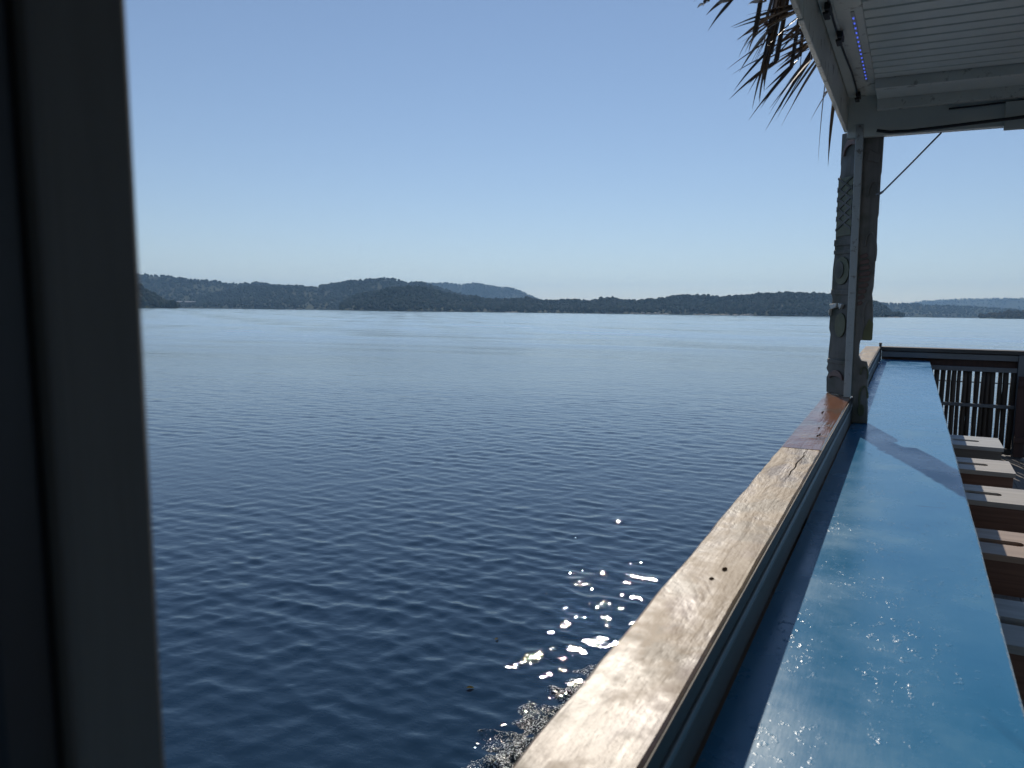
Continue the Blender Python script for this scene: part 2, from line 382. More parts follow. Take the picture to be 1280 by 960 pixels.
# left board runs from the post towards the outer edge of the cap
P0 = Vector((-.515, 8.075, 0)); P1 = Vector((-.692, 8.32, 0)); D = (P1-P0); nrm = Vector((-D.y, D.x, 0))
def LB(s, u, off=0.): return P0 + D*s + Vector((0, 0, u)) - nrm.normalized()*off*(-1)
outl2 = [(0, 1.50), (.93, 1.50), (.93, 1.22), (.90, 1.19), (.91, 1.12), (.98, 1.08), (1.0, .75), (.99, .5), (1.02, .44), (1.0, .36), (1.06, .22), (1.06, -.02), (1.0, -.07), (1.0, -.16), (1.08, -.22), (1.1, -.36), (1.0, -.42), (1.06, -.6), (1.07, -.72), (1.14, -.76), (1.0, -.8), (1.1, -.85), (1.06, -.997), (0, -.997)]
inv = -1 if nrm.y > 0 else 1
face_n = nrm.normalized()*inv     # towards the camera
tot_l = tot.part('carved_board', prism(bmesh.new(), [P0+D*s+Vector((-.02*(u+1)*.0, 0, u)) for s, u in outl2], -face_n, .07), 'totem', .004)
def relief(name, shapes, mat, t=.015, side='R', parent=None):
    if name.endswith('pattern'): groups = [shapes]            # a painted pattern is one piece
    else: groups = [[q] for q in shapes]                       # every carved piece is its own
    for g in groups:
        bm = bmesh.new()
        for pts in g:
            if side == 'R': prism(bm, [(r*1.012+.012, 8.0615, u) for r, u in pts], (0, -1, 0), t)
            else: prism(bm, [P0+D*s+Vector((0, 0, u))+face_n*.0006 for s, u in pts], face_n, t)
        tot.part(name, bm, mat, .002, parent=parent)
def ell(cx, cy, a, b, n=14, s0=0, s1=2*math.pi):
    return [(cx+a*math.cos(s0+(s1-s0)*i/n), cy+b*math.sin(s0+(s1-s0)*i/n)) for i in range(n if s1-s0 > 6.2 else n+1)]
def band(u0, u1, a, b): return [(a, u0), (b, u0), (b, u1), (a, u1)]
def arcband(cx, cy, a, b, w, s0, s1, n=12):
    o_ = ell(cx, cy, a, b, n, s0, s1); i_ = ell(cx, cy, a-w, b-w, n, s0, s1)
    return o_ + i_[::-1]
# relief on the left board: diamond panel, rings, eye, teeth
relief('green_panel', [band(.53, 1.08, .10, .93)], 'totem_olive', .010, 'L', tot_l)
dia = []
for j in range(7):
    u = .50+j*.092
    for sg in (1, -1):
        a, b = ((.10, u), (.93, u+.12)) if sg > 0 else ((.10, u+.12), (.93, u))
        if max(a[1], b[1]) < 1.09 and min(a[1], b[1]) > .52: dia.append([(a[0], a[1]-.011), (b[0], b[1]-.011), (b[0], b[1]+.011), (a[0], a[1]+.011)])
bmd = bmesh.new()
for n_, pts in enumerate(dia): prism(bmd, [P0+D*s_+Vector((0, 0, u))+face_n*(.0108+.0004*(n_ % 2)) for s_, u in pts], face_n, .006)
tot.part('lattice_pattern', bmd, 'totem', 0, parent=tot_l)
relief('ring', [band(.44, .50, .02, .99), band(.36, .40, .02, .98), band(-.03, .02, .02, 1.02), band(-.70, -.66, .02, 1.03)], 'totem', .012, 'L', tot_l)
relief('cheek', [ell(.5, .20, .42, .135), ell(.42, -.32, .30, .12)], 'totem_olive', .010, 'L', tot_l)
relief('eye', [ell(.60, .21, .25, .085)], 'totem', .017, 'L', tot_l)
relief('tooth', [[(.55, -.11), (1.0, -.125), (.86, -.17), (.62, -.15)], [(.95, -.165), (1.04, -.19), (.98, -.235)], [(.25, -.12), (.5, -.11), (.4, -.17)]], 'totem_white', .03, 'L', tot_l)
relief('stripe', [arcband(.3, 1.28, .45, .16, .07, 0, math.pi), arcband(.5, -.85, .4, .09, .06, 0, math.pi)], 'totem_red', .016, 'L', tot_l)
# relief on the right board: wing ribs, claws, yellow panel
ribs = []
for i in range(9):
    u = .34-i*.055; w = .055+.03*math.sin(i*.5)
    ribs.append([(-.452, u), (-.452+w, u+.02), (-.452+w+.014, u-.004), (-.452+w, u-.022), (-.452, u-.03)])
relief('rib', ribs, 'totem_red', .010, 'R', tot_r)
relief('wing', [arcband(-.37, .36, .06, .20, .02, -.4, math.pi*.9), arcband(-.37, .86, .055, .16, .018, -.2, math.pi*.95), [(-.42, 1.30), (-.33, 1.24), (-.335, 1.17), (-.44, 1.2)],
                arcband(-.36, -.62+.4, .05, .14, .02, math.pi*.5, math.pi*1.3)], 'totem_light', .014, 'R', tot_r)
relief('yellow_panel', [[(-.395, -.448), (-.308, -.448), (-.308, -.29), (-.345, -.25), (-.385, -.36)]], 'totem_yellow', .014, 'R', tot_r)
relief('scroll', [arcband(-.355, -1.0, .045, .12, .018, 0, math.pi*1.5), ell(-.37, -1.12, .03, .06), arcband(-.36, -.78, .04, .08, .014, -.6, math.pi)], 'totem_olive', .014, 'R', tot_r)

# ------------------------------------------------------------------ roof
roof = Thing('roof_canopy', (1.5, 4, 1.8), 'grey painted boat roof over the bar, ribbed metal ceiling on white side beam', 'roof')
RB = -6.0; RR = 7.0
roof.part('fascia_board', BX(-.645, -.612, 4.72, 8.12, 1.478, 1.84), 'fascia', .003)
roof.part('fascia_board', BX(-.643, -.613, RB, 4.70, 1.482, 1.838), 'fascia', .003)
roof.part('side_beam', BX(-.610, -.372, RB, 7.998, 1.765, 1.86), 'fascia', .003)
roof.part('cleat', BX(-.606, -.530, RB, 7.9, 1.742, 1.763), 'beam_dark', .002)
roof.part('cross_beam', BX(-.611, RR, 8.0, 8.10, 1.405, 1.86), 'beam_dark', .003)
roof.part('cross_board', BX(-.37, RR, 7.90, 7.998, 1.62, 1.85), 'fascia', .003)
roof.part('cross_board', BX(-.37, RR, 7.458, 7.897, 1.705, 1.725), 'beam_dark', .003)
roof.part('cross_board', BX(-.37, RR, 7.38, 7.455, 1.68, 1.85), 'fascia', .003)
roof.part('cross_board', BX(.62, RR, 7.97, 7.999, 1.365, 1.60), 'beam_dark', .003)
bm = bmesh.new()                         # ribbed ceiling sheet
f = 7.37; prof = []
while f > RB:
    prof += [(f, 1.76), (f-.135, 1.76), (f-.145, 1.79), (f-.162, 1.79), (f-.172, 1.76)]; f -= .18
lo = [[bm.verts.new((r, a, u)) for a, u in prof] for r in (-.37, 1.5, 3.5, RR)]
for j in range(3):
    for i in range(len(prof)-1): bm.faces.new((lo[j][i], lo[j+1][i], lo[j+1][i+1], lo[j][i+1]))
roof.part('ceiling_panel', bm, 'ceiling')
roof.part('roof_sheet', BX(-.66, RR, RB, 8.14, 1.865, 1.90), 'ceiling', .003)
for (r, f) in ((-.553, 5.35), (-.527, 5.95), (-.515, 7.75)):
    b_ = bmesh.new(); box(b_, r-.018, r+.018, f-.07, f+.07, 1.70, 1.7415); box(b_, r-.03, r+.006, f-.03, f+.1, 1.685, 1.7)
    roof.part('cable_clamp', b_, 'black', .003)

# cables, light strip, rope, guy wire
cab = Thing('cable', (-.55, 6, 1.74), 'thin black cable clipped along the underside of the white side beam', 'cable')
pts = [(-.56+.012*math.sin(i*.9)+.03*(i/24), RB/2+i*(7.9-RB/2)/24, 1.733+.004*math.cos(i*1.7)) for i in range(25)]
cab.part('wire', tube(bmesh.new(), pts, .008, 6), 'black', 0, True)
led = Thing('light_strip', (-.42, 6.2, 1.76), 'strip of tiny blue lights stuck under the roof edge beside the ribbed ceiling', 'light strip')
led.part('tape', BX(-.446, -.424, 5.6, 7.45, 1.759, 1.7635), 'white_paint')
for i in range(16):
    f = 5.72+i*.107
    led.part('bulb', BX(-.440, -.431, f-.013, f+.013, 1.754, 1.7588), 'led')
rope = Thing('rope', (.3, 7.95, 1.4), 'black rope sagging along the face of the cross beam under the roof', 'rope')
pts = [(-.36, 7.93, 1.44), (-.25, 7.93, 1.418), (-.1, 7.92, 1.412), (.1, 7.92, 1.42), (.35, 7.92, 1.432), (.7, 7.92, 1.45), (1.2, 7.92, 1.49), (2.2, 7.92, 1.52), (3.2, 7.93, 1.56)]
rope.part('strand', tube(bmesh.new(), pts, .014, 6), 'black', 0, True)
pts = [(.2, 7.985, 1.585), (.45, 7.985, 1.59), (.8, 7.985, 1.605), (1.6, 7.985, 1.618)]
rope.part('strand', tube(bmesh.new(), pts, .008, 6), 'black', 0, True)
guy = Thing('guy_wire', (-.29, 8.0, .9), 'taut diagonal wire from the carved post up to the cross beam', 'wire')
guy.part('wire', tube(bmesh.new(), [(-.298, 7.97, .885), (-.1, 7.97, 1.10), (.155, 7.97, 1.385)], .0085, 6), 'steel', 0, True)
guy.part('eye_bolt', tube(bmesh.new(), [(-.335, 7.925, .87), (-.298, 7.925, .885), (-.285, 7.97, .9)], .012, 6), 'steel', 0, True)

# ------------------------------------------------------------------ dried palm fronds hanging from the roof edge
ex = bmesh.new()
def leaflet(bm, pts, w):
    """blade folded along its midrib, tapering to a point"""
    pts = [Vector(p) for p in pts]; n = len(pts)
    ax = Vector((random.uniform(-1, 1), random.uniform(-1, 1), random.uniform(-.3, 1))).normalized()
    L, C_, R_ = [], [], []
    for i, p in enumerate(pts):
        t = (pts[min(i+1, n-1)]-pts[max(i-1, 0)]).normalized()
        s = t.cross(ax).normalized(); k = t.cross(s)
        ww = w*(.55+.45*math.sin(math.pi*min(1, .2+i/(n-1)*.8)))*(1-(i/(n-1))**3*.92)
        L.append(bm.verts.new(p+s*ww)); R_.append(bm.verts.new(p-s*ww)); C_.append(bm.verts.new(p+k*ww*.5))
    for i in range(n-1):
        bm.faces.new((L[i], C_[i], C_[i+1], L[i+1])); bm.faces.new((C_[i], R_[i], R_[i+1], C_[i+1]))
# each frond: a woody stalk over the roof edge with leaflets; leaflet ends given as (r, f, u)
def curve3(a, b, sag, n=7):
    a = Vector(a); b = Vector(b)
    return [a.lerp(b, t/(n-1)) + Vector((0, 0, sag*4*(t/(n-1))*(1-t/(n-1)))) for t in range(n)]
FR = [
 dict(lab='uppermost dried palm frond at the top edge of the picture, spreading out over the lake', base=(-.60, 3.75, 1.93), copies=2,
      blades=[((-0.82, 3.87, 1.35), (-0.95, 3.95, 1.25)), ((-0.83, 3.82, 1.33), (-0.93, 3.95, 1.35)), ((-0.88, 3.64, 1.28), (-0.95, 3.84, 1.33)), ((-0.82, 3.84, 1.34), (-0.91, 3.99, 1.38)), ((-0.75, 4.19, 1.43), (-0.84, 4.33, 1.47)), ((-0.8, 4.28, 1.31), (-0.94, 4.64, 1.3))]),
 dict(lab='dense dried palm frond with many long brown blades, second from the top', base=(-.60, 4.6, 1.93), copies=2,
      blades=[((-0.66, 4.8, 1.59), (-0.84, 3.94, 1.25)), ((-0.66, 4.78, 1.59), (-0.8, 4.08, 1.34)), ((-0.67, 4.88, 1.58), (-0.94, 4.47, 1.41)), ((-0.73, 4.47, 1.45), (-0.88, 4.29, 1.29)), ((-0.66, 4.87, 1.59), (-0.86, 4.2, 1.27)), ((-0.76, 4.5, 1.38), (-0.99, 4.93, 1.3)), ((-0.7, 4.58, 1.51), (-0.92, 4.99, 1.34)), ((-0.78, 4.63, 1.29), (-0.85, 4.84, 1.09)), ((-0.77, 4.61, 1.33), (-0.85, 4.62, 1.01)), ((-0.77, 4.84, 1.31), (-1.01, 4.77, 1.11)), ((-0.78, 4.5, 1.32), (-0.97, 4.48, 1.2))]),
 dict(lab='dried palm frond with orange sunlit blades, middle of the roof edge', base=(-.60, 5.15, 1.93), copies=2,
      blades=[((-0.66, 5.05, 1.58), (-0.88, 4.81, 1.32)), ((-0.66, 5.2, 1.58), (-0.88, 4.88, 1.36)), ((-0.66, 5.32, 1.58), (-0.79, 4.88, 1.39)), ((-0.66, 5.41, 1.58), (-0.88, 4.93, 1.33)), ((-0.67, 5.46, 1.56), (-0.81, 4.76, 1.24)), ((-0.74, 5.21, 1.36), (-0.98, 5.21, 1.07)), ((-0.71, 5.32, 1.43), (-0.86, 5.06, 1.21))]),
 dict(lab='dried palm frond of long straight blades slanting down, second from the carved post', base=(-.60, 5.7, 1.93), copies=2,
      blades=[((-0.66, 5.61, 1.58), (-0.86, 5.28, 1.38)), ((-0.66, 5.73, 1.57), (-0.84, 5.12, 1.11)), ((-0.66, 5.71, 1.58), (-1.03, 6.15, 1.18)), ((-0.66, 5.95, 1.57), (-0.91, 6.07, 1.18))]),
 dict(lab='sparse dried palm frond with few curved blades closest to the carved post', base=(-.60, 6.7, 1.93), copies=0,
      blades=[((-0.66, 6.45, 1.57), (-0.74, 6.97, 1.03)), ((-0.66, 6.73, 1.57), (-0.85, 7.22, 1.42)), ((-0.66, 6.75, 1.56), (-0.74, 7.05, 1.58)), ((-0.66, 7.16, 1.56), (-0.7, 7.36, 1.07))]),
]
for q in FR:
    th = Thing('palm_frond', q['base'], q['lab'], 'palm frond', 'palm fronds hanging from the roof edge')
    b0 = Vector(q['base'])
    th.part('stalk', tube(bmesh.new(), [b0+Vector((.3, -.15, .02)), b0+Vector((0, -.02, .0)), b0+Vector((-.06, .06, -.02))], [.03, .026, .012], 6), 'frond', 0, True)
    bm = bmesh.new()
    for a, t in q['blades']:
        for c in range(1+q['copies']):
            A = Vector(a); T = Vector(t); jit = Vector((random.gauss(0, .02), random.gauss(0, .09), random.gauss(0, .04)))*min(c, 1)
            A = A+jit*.6; T = A+(T+jit*1.5-A)*(1 if c == 0 else random.uniform(.55, 1.0)); root = Vector((-.66, A.y*.6+b0.y*.4, 1.91)); A.x = min(A.x, -.66)
            kn = Vector((-.67, A.y*.8+b0.y*.2, (1.91+A.z)/2+.02)) if A.x > -.7 else root.lerp(A, .5)+Vector((0, 0, .015))
            mid = A.lerp(T, .5)+Vector((-.01, 0, random.uniform(.0, .02)))
            pts = [root, kn, A]+[A*(1-x)**2+mid*2*x*(1-x)+T*x*x for x in (.2, .4, .6, .8, 1.)]
            leaflet(bm, pts, random.uniform(.0075, .0125)*(1.3 if q['copies'] == 0 else 1))
    th.part('leaflets', bm, 'frond')

# ------------------------------------------------------------------ end railing, cane screen, gate
er = Thing('end_railing', (.7, 16.15, -2.9), 'dark grey wooden railing across the far end of the deck', 'railing')
er.part('top_rail', BX(-.45, 4.2, 16.07, 16.35, -1.085, -1.015), 'rail_dark', .003)
er.part('upper_board', BX(-.43, 1.738, 16.10, 16.17, -1.20, -1.100), 'rail_grey', .003)
er.part('lower_board', BX(-.43, 1.738, 16.10, 16.17, -1.405, -1.325), 'rail_grey', .003)
er.part('back_board', BX(-.43, 4.2, 16.24, 16.28, -1.40, -1.09), 'gate', .003)
er.part('middle_rail', BX(-.43, 1.738, 16.11, 16.16, -2.045, -1.985), 'rail_grey', .003)
er.part('post', BX(1.742, 1.90, 16.08, 16.24, -2.9, -1.088), 'rail_grey', .003)
er.part('bottom_rail', BX(-.43, 1.738, 16.10, 16.17, -2.86, -2.76), 'rail_dark', .003)
stub = Thing('corner_stub', (-.45, 16.2, -1.0), 'short dark post stub poking above the far corner of the rail', 'post')
stub.part('stub', BX(-.475, -.43, 16.0, 16.06, -1.3, -.955), 'rail_dark', .004)
stub.part('cap', BX(-.481, -.424, 15.993, 16.067, -.954, -.94), 'rail_dark', .002)
scr = Thing('cane_screen', (.7, 16.2, -2.9), 'screen of dark upright canes with bright gaps filling the far railing', 'screen')
bm = bmesh.new(); r = -.42
while r < 1.72:
    w = random.choice((.065, .075, .085, .09, .10))
    lean = random.uniform(-.006, .006); top = -1.36
    n = 5; ring = []
    pts = [(r+w/2+lean*k+random.uniform(-.003, .003), 16.19+random.uniform(-.004, .004), -2.88+(top+2.88)*k/n) for k in range(n+1)]
    rad = [w/2*random.uniform(.9, 1.06) for k in range(n+1)]
    tube(bm, pts, rad, 8); r += w+random.choice((.002, .003, .006, .008, .011, .02))
scr.part('canes', bm, 'cane', 0, True)
scr.part('binding', BX(-.42, 1.72, 16.235, 16.239, -1.62, -1.60), 'black')
gate = Thing('plank_gate', (2.3, 15.9, -2.9), 'dark reddish plank gate right of the far railing post', 'gate')
for i in range(7):
    gate.part('plank', BX(1.745+i*.16, 1.90+i*.16, 15.92, 15.97, -2.86, -1.45+random.uniform(-.01, .01)), 'gate', .003)
gate.part('brace', BX(1.745, 2.86, 15.88, 15.918, -1.62, -1.52), 'gate', .003)
gate.part('brace', BX(1.745, 2.86, 15.88, 15.918, -2.6, -2.5), 'gate', .003)

# ------------------------------------------------------------------ box stools
def make_stool(r0, r1, f0, f1, u, top, apron, label):
    t = Thing('box_stool', ((r0+r1)/2, (f0+f1)/2, -2.9), label, 'stool', 'wooden box stools along the bar')
    rc = (r0+r1)/2; fc = (f0+f1)/2
    bm = bmesh.new(); hw, hl = .035, .13       # seat with a slotted hand hole (rounded ends)
    out = [(r0, f0), (r1, f0), (r1, f1), (r0, f1)]
    slot = [(rc-hl+hw*math.cos(a), fc+hw*1.7*math.sin(a)) for a in np.linspace(math.pi*1.5, math.pi*.5, 6)] + [(rc+hl+hw*math.cos(a), fc+hw*1.7*math.sin(a)) for a in np.linspace(math.pi*.5, -math.pi*.5, 6)]
    for z, s in ((u, 1), (u-.05, -1)):
        vo = [bm.verts.new((a, b, z)) for a, b in out]; vi = [bm.verts.new((a, b, z)) for a, b in slot]
        eo = [bm.edges.new((vo[i], vo[(i+1) % 4])) for i in range(4)]; ei = [bm.edges.new((vi[i], vi[(i+1) % 12])) for i in range(12)]
        bmesh.ops.triangle_fill(bm, edges=eo+ei, use_beauty=True)
        if s == 1: to, ti = vo, vi
    for i in range(4): bm.faces.new((to[i], to[(i+1) % 4], vo[(i+1) % 4], vo[i]))
    for i in range(12): bm.faces.new((ti[i], ti[(i+1) % 12], vi[(i+1) % 12], vi[i]))
    bmesh.ops.recalc_face_normals(bm, faces=bm.faces)
    t.part('seat', bm, top)
    i_ = .02; h = .27
    t.part('apron', BX(r0+i_, r1-i_, f0+i_, f0+i_+.04, u-.052-h, u-.052), apron, .002)
    t.part('apron', BX(r0+i_, r1-i_, f1-i_-.04, f1-i_, u-.052-h, u-.052), apron, .002)
    t.part('apron', BX(r0+i_, r0+i_+.04, f0+i_+.042, f1-i_-.042, u-.052-h, u-.052), apron, .002)
    t.part('apron', BX(r1-i_-.04, r1-i_, f0+i_+.042, f1-i_-.042, u-.052-h, u-.052), apron, .002)
    for a in (r0+.065, r1-.135):
        for b in (f0+.065, f1-.135):
            t.part('leg', BX(a, a+.07, b, b+.07, -2.9, u-.054), apron, .002)
    t.part('footrest', BX(r0+.14, r1-.14, f0+.07, f0+.11, -2.72, -2.66), apron, .002)
    return t
ST = [(.355, 1.185, 11.71, 12.50, 'stool_grey', 'apron_grey', 'grey box stool with slotted seat, farthest one, against the cane screen'),
      (.345, 1.155, 10.10, 10.82, 'stool_tan', 'apron_brown', 'tan box stool with slotted seat, second from the cane screen'),
      (.345, 1.165, 8.61, 9.30, 'stool_tan', 'apron_brown', 'tan box stool with deep brown apron, in the middle of the row of five'),
      (.345, 1.165, 6.86, 7.58, 'stool_red', 'apron_brown', 'reddish box stool with orange sunlit seat, second nearest along the bar'),
      (.335, 1.155, 5.08, 5.85, 'stool_grey', 'apron_brown', 'grey shaded box stool nearest the camera, half cut by the picture edge')]
for a in ST: make_stool(a[0], a[1], a[2], a[3], -2.0, a[4], a[5], a[6])

# ------------------------------------------------------------------ near post and its near-black side board
npst = Thing('front_post', (-.6, .36, -1.0), 'tall dark out-of-focus post filling the near left side', 'post')
npst.part('timber', BX(-.690, -.530, .338, .4125, -.999, 1.76), 'post_dark', .003)
npst.part('side_board', BX(-.86, -.545, .290, .3365, -.998, 1.755), 'dark_board', .004)
npst.part('tie', BX(-.5445, -.536, .300, .3255, -.60, -.38), 'tape', .002)

# ------------------------------------------------------------------ deck and hull
def boat_struct(name, bm, mat, label, cat, base):
    t = Vector(base)*K
    bmesh.ops.scale(bm, verts=bm.verts, vec=(K, K, K)); bmesh.ops.translate(bm, verts=bm.verts, vec=-t)
    o = mesh_obj(name, bm, mat, None, BOAT @ Matrix.Translation(t)); return tag(o, label, cat, None, 'structure')
bm = bmesh.new(); r = -.60
while r < 7.0:
    box(bm, r, r+.235, -6, 16.4, -2.98, -2.90); r += .243
boat_struct('deck', bm, 'deck', 'dark board deck under the stools', 'deck', (0, 5, -2.9))
bm = bmesh.new(); box(bm, -.62, 7.0, -6.2, 16.38, -4.6, -2.985)
boat_struct('hull', bm, 'hull', 'grey boat hull under the deck', 'hull', (0, 5, -2.985))

# ------------------------------------------------------------------ lake
def build_water():
    yaw = math.radians(26.9)                      # dense towards the open lake, coarse elsewhere
    a_d = np.linspace(-math.radians(72), math.radians(72), 900)
    a_s = np.linspace(math.radians(72), 2*math.pi-math.radians(72), 80)[1:-1]
    ang = np.concatenate([a_d, a_s]) + yaw        # measured left of +y
    rad = [0.4]; 
    while rad[-1] < 8200:
        r = rad[-1]
        dr = .3 if r < 2.4 else max(.020, .0042*r) if r < 30 else .0042*r if r < 70 else .012*r if r < 200 else .05*r
        rad.append(r+dr)
    rad = np.array(rad); nr, na = len(rad), len(ang)
    R_, A_ = np.meshgrid(rad, ang, indexing='ij')
    X = -np.sin(A_)*R_; Y = np.cos(A_)*R_
    drr = np.gradient(rad); daa = np.full(na, a_d[1]-a_d[0]); daa[900:] = a_s[1]-a_s[0]
    spacing = np.maximum(drr[:, None], rad[:, None]*daa[None, :])
    # wave spectrum
    n = 130
    lam = np.exp(rng.uniform(math.log(.07), math.log(2.2), n))
    main = math.radians(90+26.9-31)               # crests cross the view, slightly slanted
    th = main + rng.normal(0, .40, n); th[::3] = main + math.radians(74) + rng.normal(0, .25, len(th[::3]))
    k = 2*math.pi/lam
    slope = .036*np.exp(-((np.log(lam)-math.log(.21))/1.0)**2)*rng.uniform(.6, 1.3, n)*.315
    amp = slope/k; ph = rng.uniform(0, 2*math.pi, n)
    # gusts: patches of rougher and calmer water
    gust = np.zeros_like(X)
    for i in range(14):
        L_ = np.exp(rng.uniform(math.log(5), math.log(70))); t_ = main + rng.normal(0, .5)
        gust += np.sin((X*math.cos(t_)+Y*math.sin(t_))*2*math.pi/L_ + rng.uniform(0, 6.28))
    gust = (np.clip(1.15/(1+.012*R_)+.1, 0, 1)**.35 + .45*np.exp(-(R_/8.)**2))*np.clip(1 + .16*gust, .45, 1.3)
    Z = np.zeros_like(X); DX = np.zeros_like(X); DY = np.zeros_like(X); lost = np.zeros_like(X)
    for i in range(n):
        c, s = math.cos(th[i]), math.sin(th[i])
        att = np.clip((lam[i]/spacing-2.2)/2.2, 0, 1)
        p = k[i]*(X*c+Y*s)+ph[i]
        Z += att*amp[i]*np.sin(p)
        q = 1.25*att*amp[i]*np.cos(p); DX += q*c; DY += q*s
        lost += (1-att**2)*slope[i]**2/2
    Z *= gust; DX *= gust; DY *= gust
    sig = np.sqrt(lost)*gust
    rough = np.clip(.05**4 + (1.15*sig)**2, 0, 1)**.25      # microfacet roughness that stands for the waves too small for the mesh
    co = np.stack([X+DX, Y+DY, Z], -1).reshape(-1, 3)
    idx = np.arange(nr*na).reshape(nr, na)
    a = idx[:-1, :]; b = idx[1:, :]
    f = np.stack([a, b, np.roll(b, -1, 1), np.roll(a, -1, 1)], -1).reshape(-1, 4)
    me = bpy.data.meshes.new('lake_water')
    me.vertices.add(len(co)); me.vertices.foreach_set('co', co.ravel().astype(np.float32))
    me.loops.add(f.size); me.loops.foreach_set('vertex_index', f.ravel().astype(np.int32))
    me.polygons.add(len(f)); me.polygons.foreach_set('loop_start', np.arange(0, f.size, 4, dtype=np.int32))
    me.polygons.foreach_set('use_smooth', np.ones(len(f), dtype=bool))
    me.update(); me.validate()
    if me.polygons[0].normal.z < 0: me.flip_normals()
    at = me.attributes.new('lost', 'FLOAT', 'POINT'); at.data.foreach_set('value', rough.ravel().astype(np.float32))
    at = me.attributes.new('far', 'FLOAT', 'POINT'); at.data.foreach_set('value', (np.clip(np.log(np.maximum(R_, 1)/11)/np.log(7), 0, 1)**1.1).ravel().astype(np.float32))
    me.materials.append(M['water'])
    o = bpy.data.objects.new('water', me); COL.objects.link(o)
    tag(o, 'rippled blue lake stretching to the wooded hills', 'lake', None, 'structure')
    def height(x, y):
        g = 0
        for i in range(n): g = g + amp[i]*np.sin(k[i]*(x*math.cos(th[i])+y*math.sin(th[i]))+ph[i])
        return g
    return height
wave_h = build_water()

# churned wake beside the hull
def build_foam():
    edge = [(-2.25, 1.2), (-2.12, 2.4), (-1.90, 3.25), (-1.98, 3.48), (-1.93, 3.75), (-1.905, 3.91), (-1.86, 4.22), (-1.76, 4.63), (-1.5, 5.4), (-.95, 6.7), (-.42, 7.8)]
    ex_ = np.array([e[0] for e in edge]); ey = np.array([e[1] for e in edge])
    ys = np.arange(1.2, 8.0, .016); verts = []; W_ = 110
    for y in ys:
        x0 = np.interp(y, ey, ex_) + .03*math.sin(y*19)+.02*math.sin(y*43+1); x1 = -.40
        xs = np.linspace(x0, x1, W_); verts.append(np.stack([xs, np.full(W_, y)], -1))
    V = np.array(verts); X = V[..., 0]; Y = V[..., 1]; Z = np.zeros_like(X)
    for i in range(70):
        L_ = np.exp(rng.uniform(math.log(.05), math.log(.35))); t_ = rng.uniform(0, 6.28)
        Z += .0042*L_/.2*np.sin((X*math.cos(t_)+Y*math.sin(t_))*2*math.pi/L_+rng.uniform(0, 6.28))
    e = np.clip(np.linspace(0, 1, W_)*3.2, 0, 1)[None, :]**.6
    Z = Z*(.4+.6*e) + .050*e + .004
    Z += 1.2*wave_h(X, Y) - (1-e)*.02
    co = np.stack([X, Y, Z], -1); nr, na = X.shape
    bm = bmesh.new(); vs = [[bm.verts.new(co[i, j]) for j in range(na)] for i in range(nr)]
    for i in range(nr-1):
        for j in range(na-1): bm.faces.new((vs[i][j], vs[i][j+1], vs[i+1][j+1], vs[i+1][j]))
    o = mesh_obj('foam', bm, 'foam', None, None, True)
    at = o.data.attributes.new('edge', 'FLOAT', 'POINT'); at.data.foreach_set('value', np.tile(np.clip(np.linspace(0, 1, W_)*3.4, 0, 1.6), len(ys)).astype(np.float32))
    tag(o, 'dark churned wake flecked with white froth beside the hull', 'foam', None, 'stuff')
build_foam()

# fallen leaves afloat
for (x, y, ang, lab) in ((-2.27, 3.97, .5, 'yellow fallen leaf floating beside the frothy wake'), (-2.47, 4.69, 1.4, 'small curled leaf floating farther out, beyond the yellow leaf')):
    bm = bmesh.new(); s = .026 if lab.startswith('y') else .02
    outl_ = [(-1, 0), (-.5, .38), (.1, .45), (.6, .25), (1, 0), (.6, -.25), (.1, -.45), (-.5, -.38)]
    c0 = [bm.verts.new((a*s, b*s, .004+abs(b)*s*.7)) for a, b in outl_]; mid = bm.verts.new((0, 0, .002)); 
    for i in range(8): bm.faces.new((c0[i], c0[(i+1) % 8], mid))
    st = [bm.verts.new(p) for p in ((-s, -.001, .004), (-s*1.5, 0, .006), (-s, .001, .004))]; bm.faces.new(st)
    bmesh.ops.solidify(bm, geom=bm.faces[:], thickness=.001)
    tag(mesh_obj('floating_leaf', bm, 'leaf', None, Matrix.Translation((x, y, 1.2*wave_h(x, y)+.002)) @ Matrix.Rotation(ang, 4, 'Z')), lab, 'leaf', 'leaves afloat on the lake')

# ------------------------------------------------------------------ hills and forest
FPX = 975.
def world_dir(px, py):
    return (WM @ Vector((px-640, py-480, FPX))).normalized()
def az_alt(px, py):
    d = world_dir(px, py); return math.atan2(-d.x, d.y), math.atan2(d.z, math.hypot(d.x, d.y))
ICO = []
def ico_variants():
    for s in range(6):
        b = bmesh.new(); bmesh.ops.create_icosphere(b, subdivisions=2 if s < 3 else 1, radius=1)
        rr = np.random.default_rng(s)
        v = np.array([x.co[:] for x in b.verts]); v *= (1+rr.uniform(-.22, .22, (len(v), 1))); v[:, 2] = np.where(v[:, 2] < -.2, -.2+(v[:, 2]+.2)*.6, v[:, 2])
        f = np.array([[x.index for x in p.verts] for p in b.faces]); ICO.append((v, f)); b.free()
ico_variants()
def raw_mesh(name, co, f, mat, smooth=False):
    me = bpy.data.meshes.new(name); co = np.asarray(co, dtype=np.float32); f = np.asarray(f, dtype=np.int32); n = f.shape[1]
    me.vertices.add(len(co)); me.vertices.foreach_set('co', co.ravel())
    me.loops.add(f.size); me.loops.foreach_set('vertex_index', f.ravel())
    me.polygons.add(len(f)); me.polygons.foreach_set('loop_start', np.arange(0, f.size, n, dtype=np.int32))
    me.polygons.foreach_set('use_smooth', np.full(len(f), smooth)); me.update(); me.materials.append(M[mat])
    o = bpy.data.objects.new(name, me); COL.objects.link(o); return o
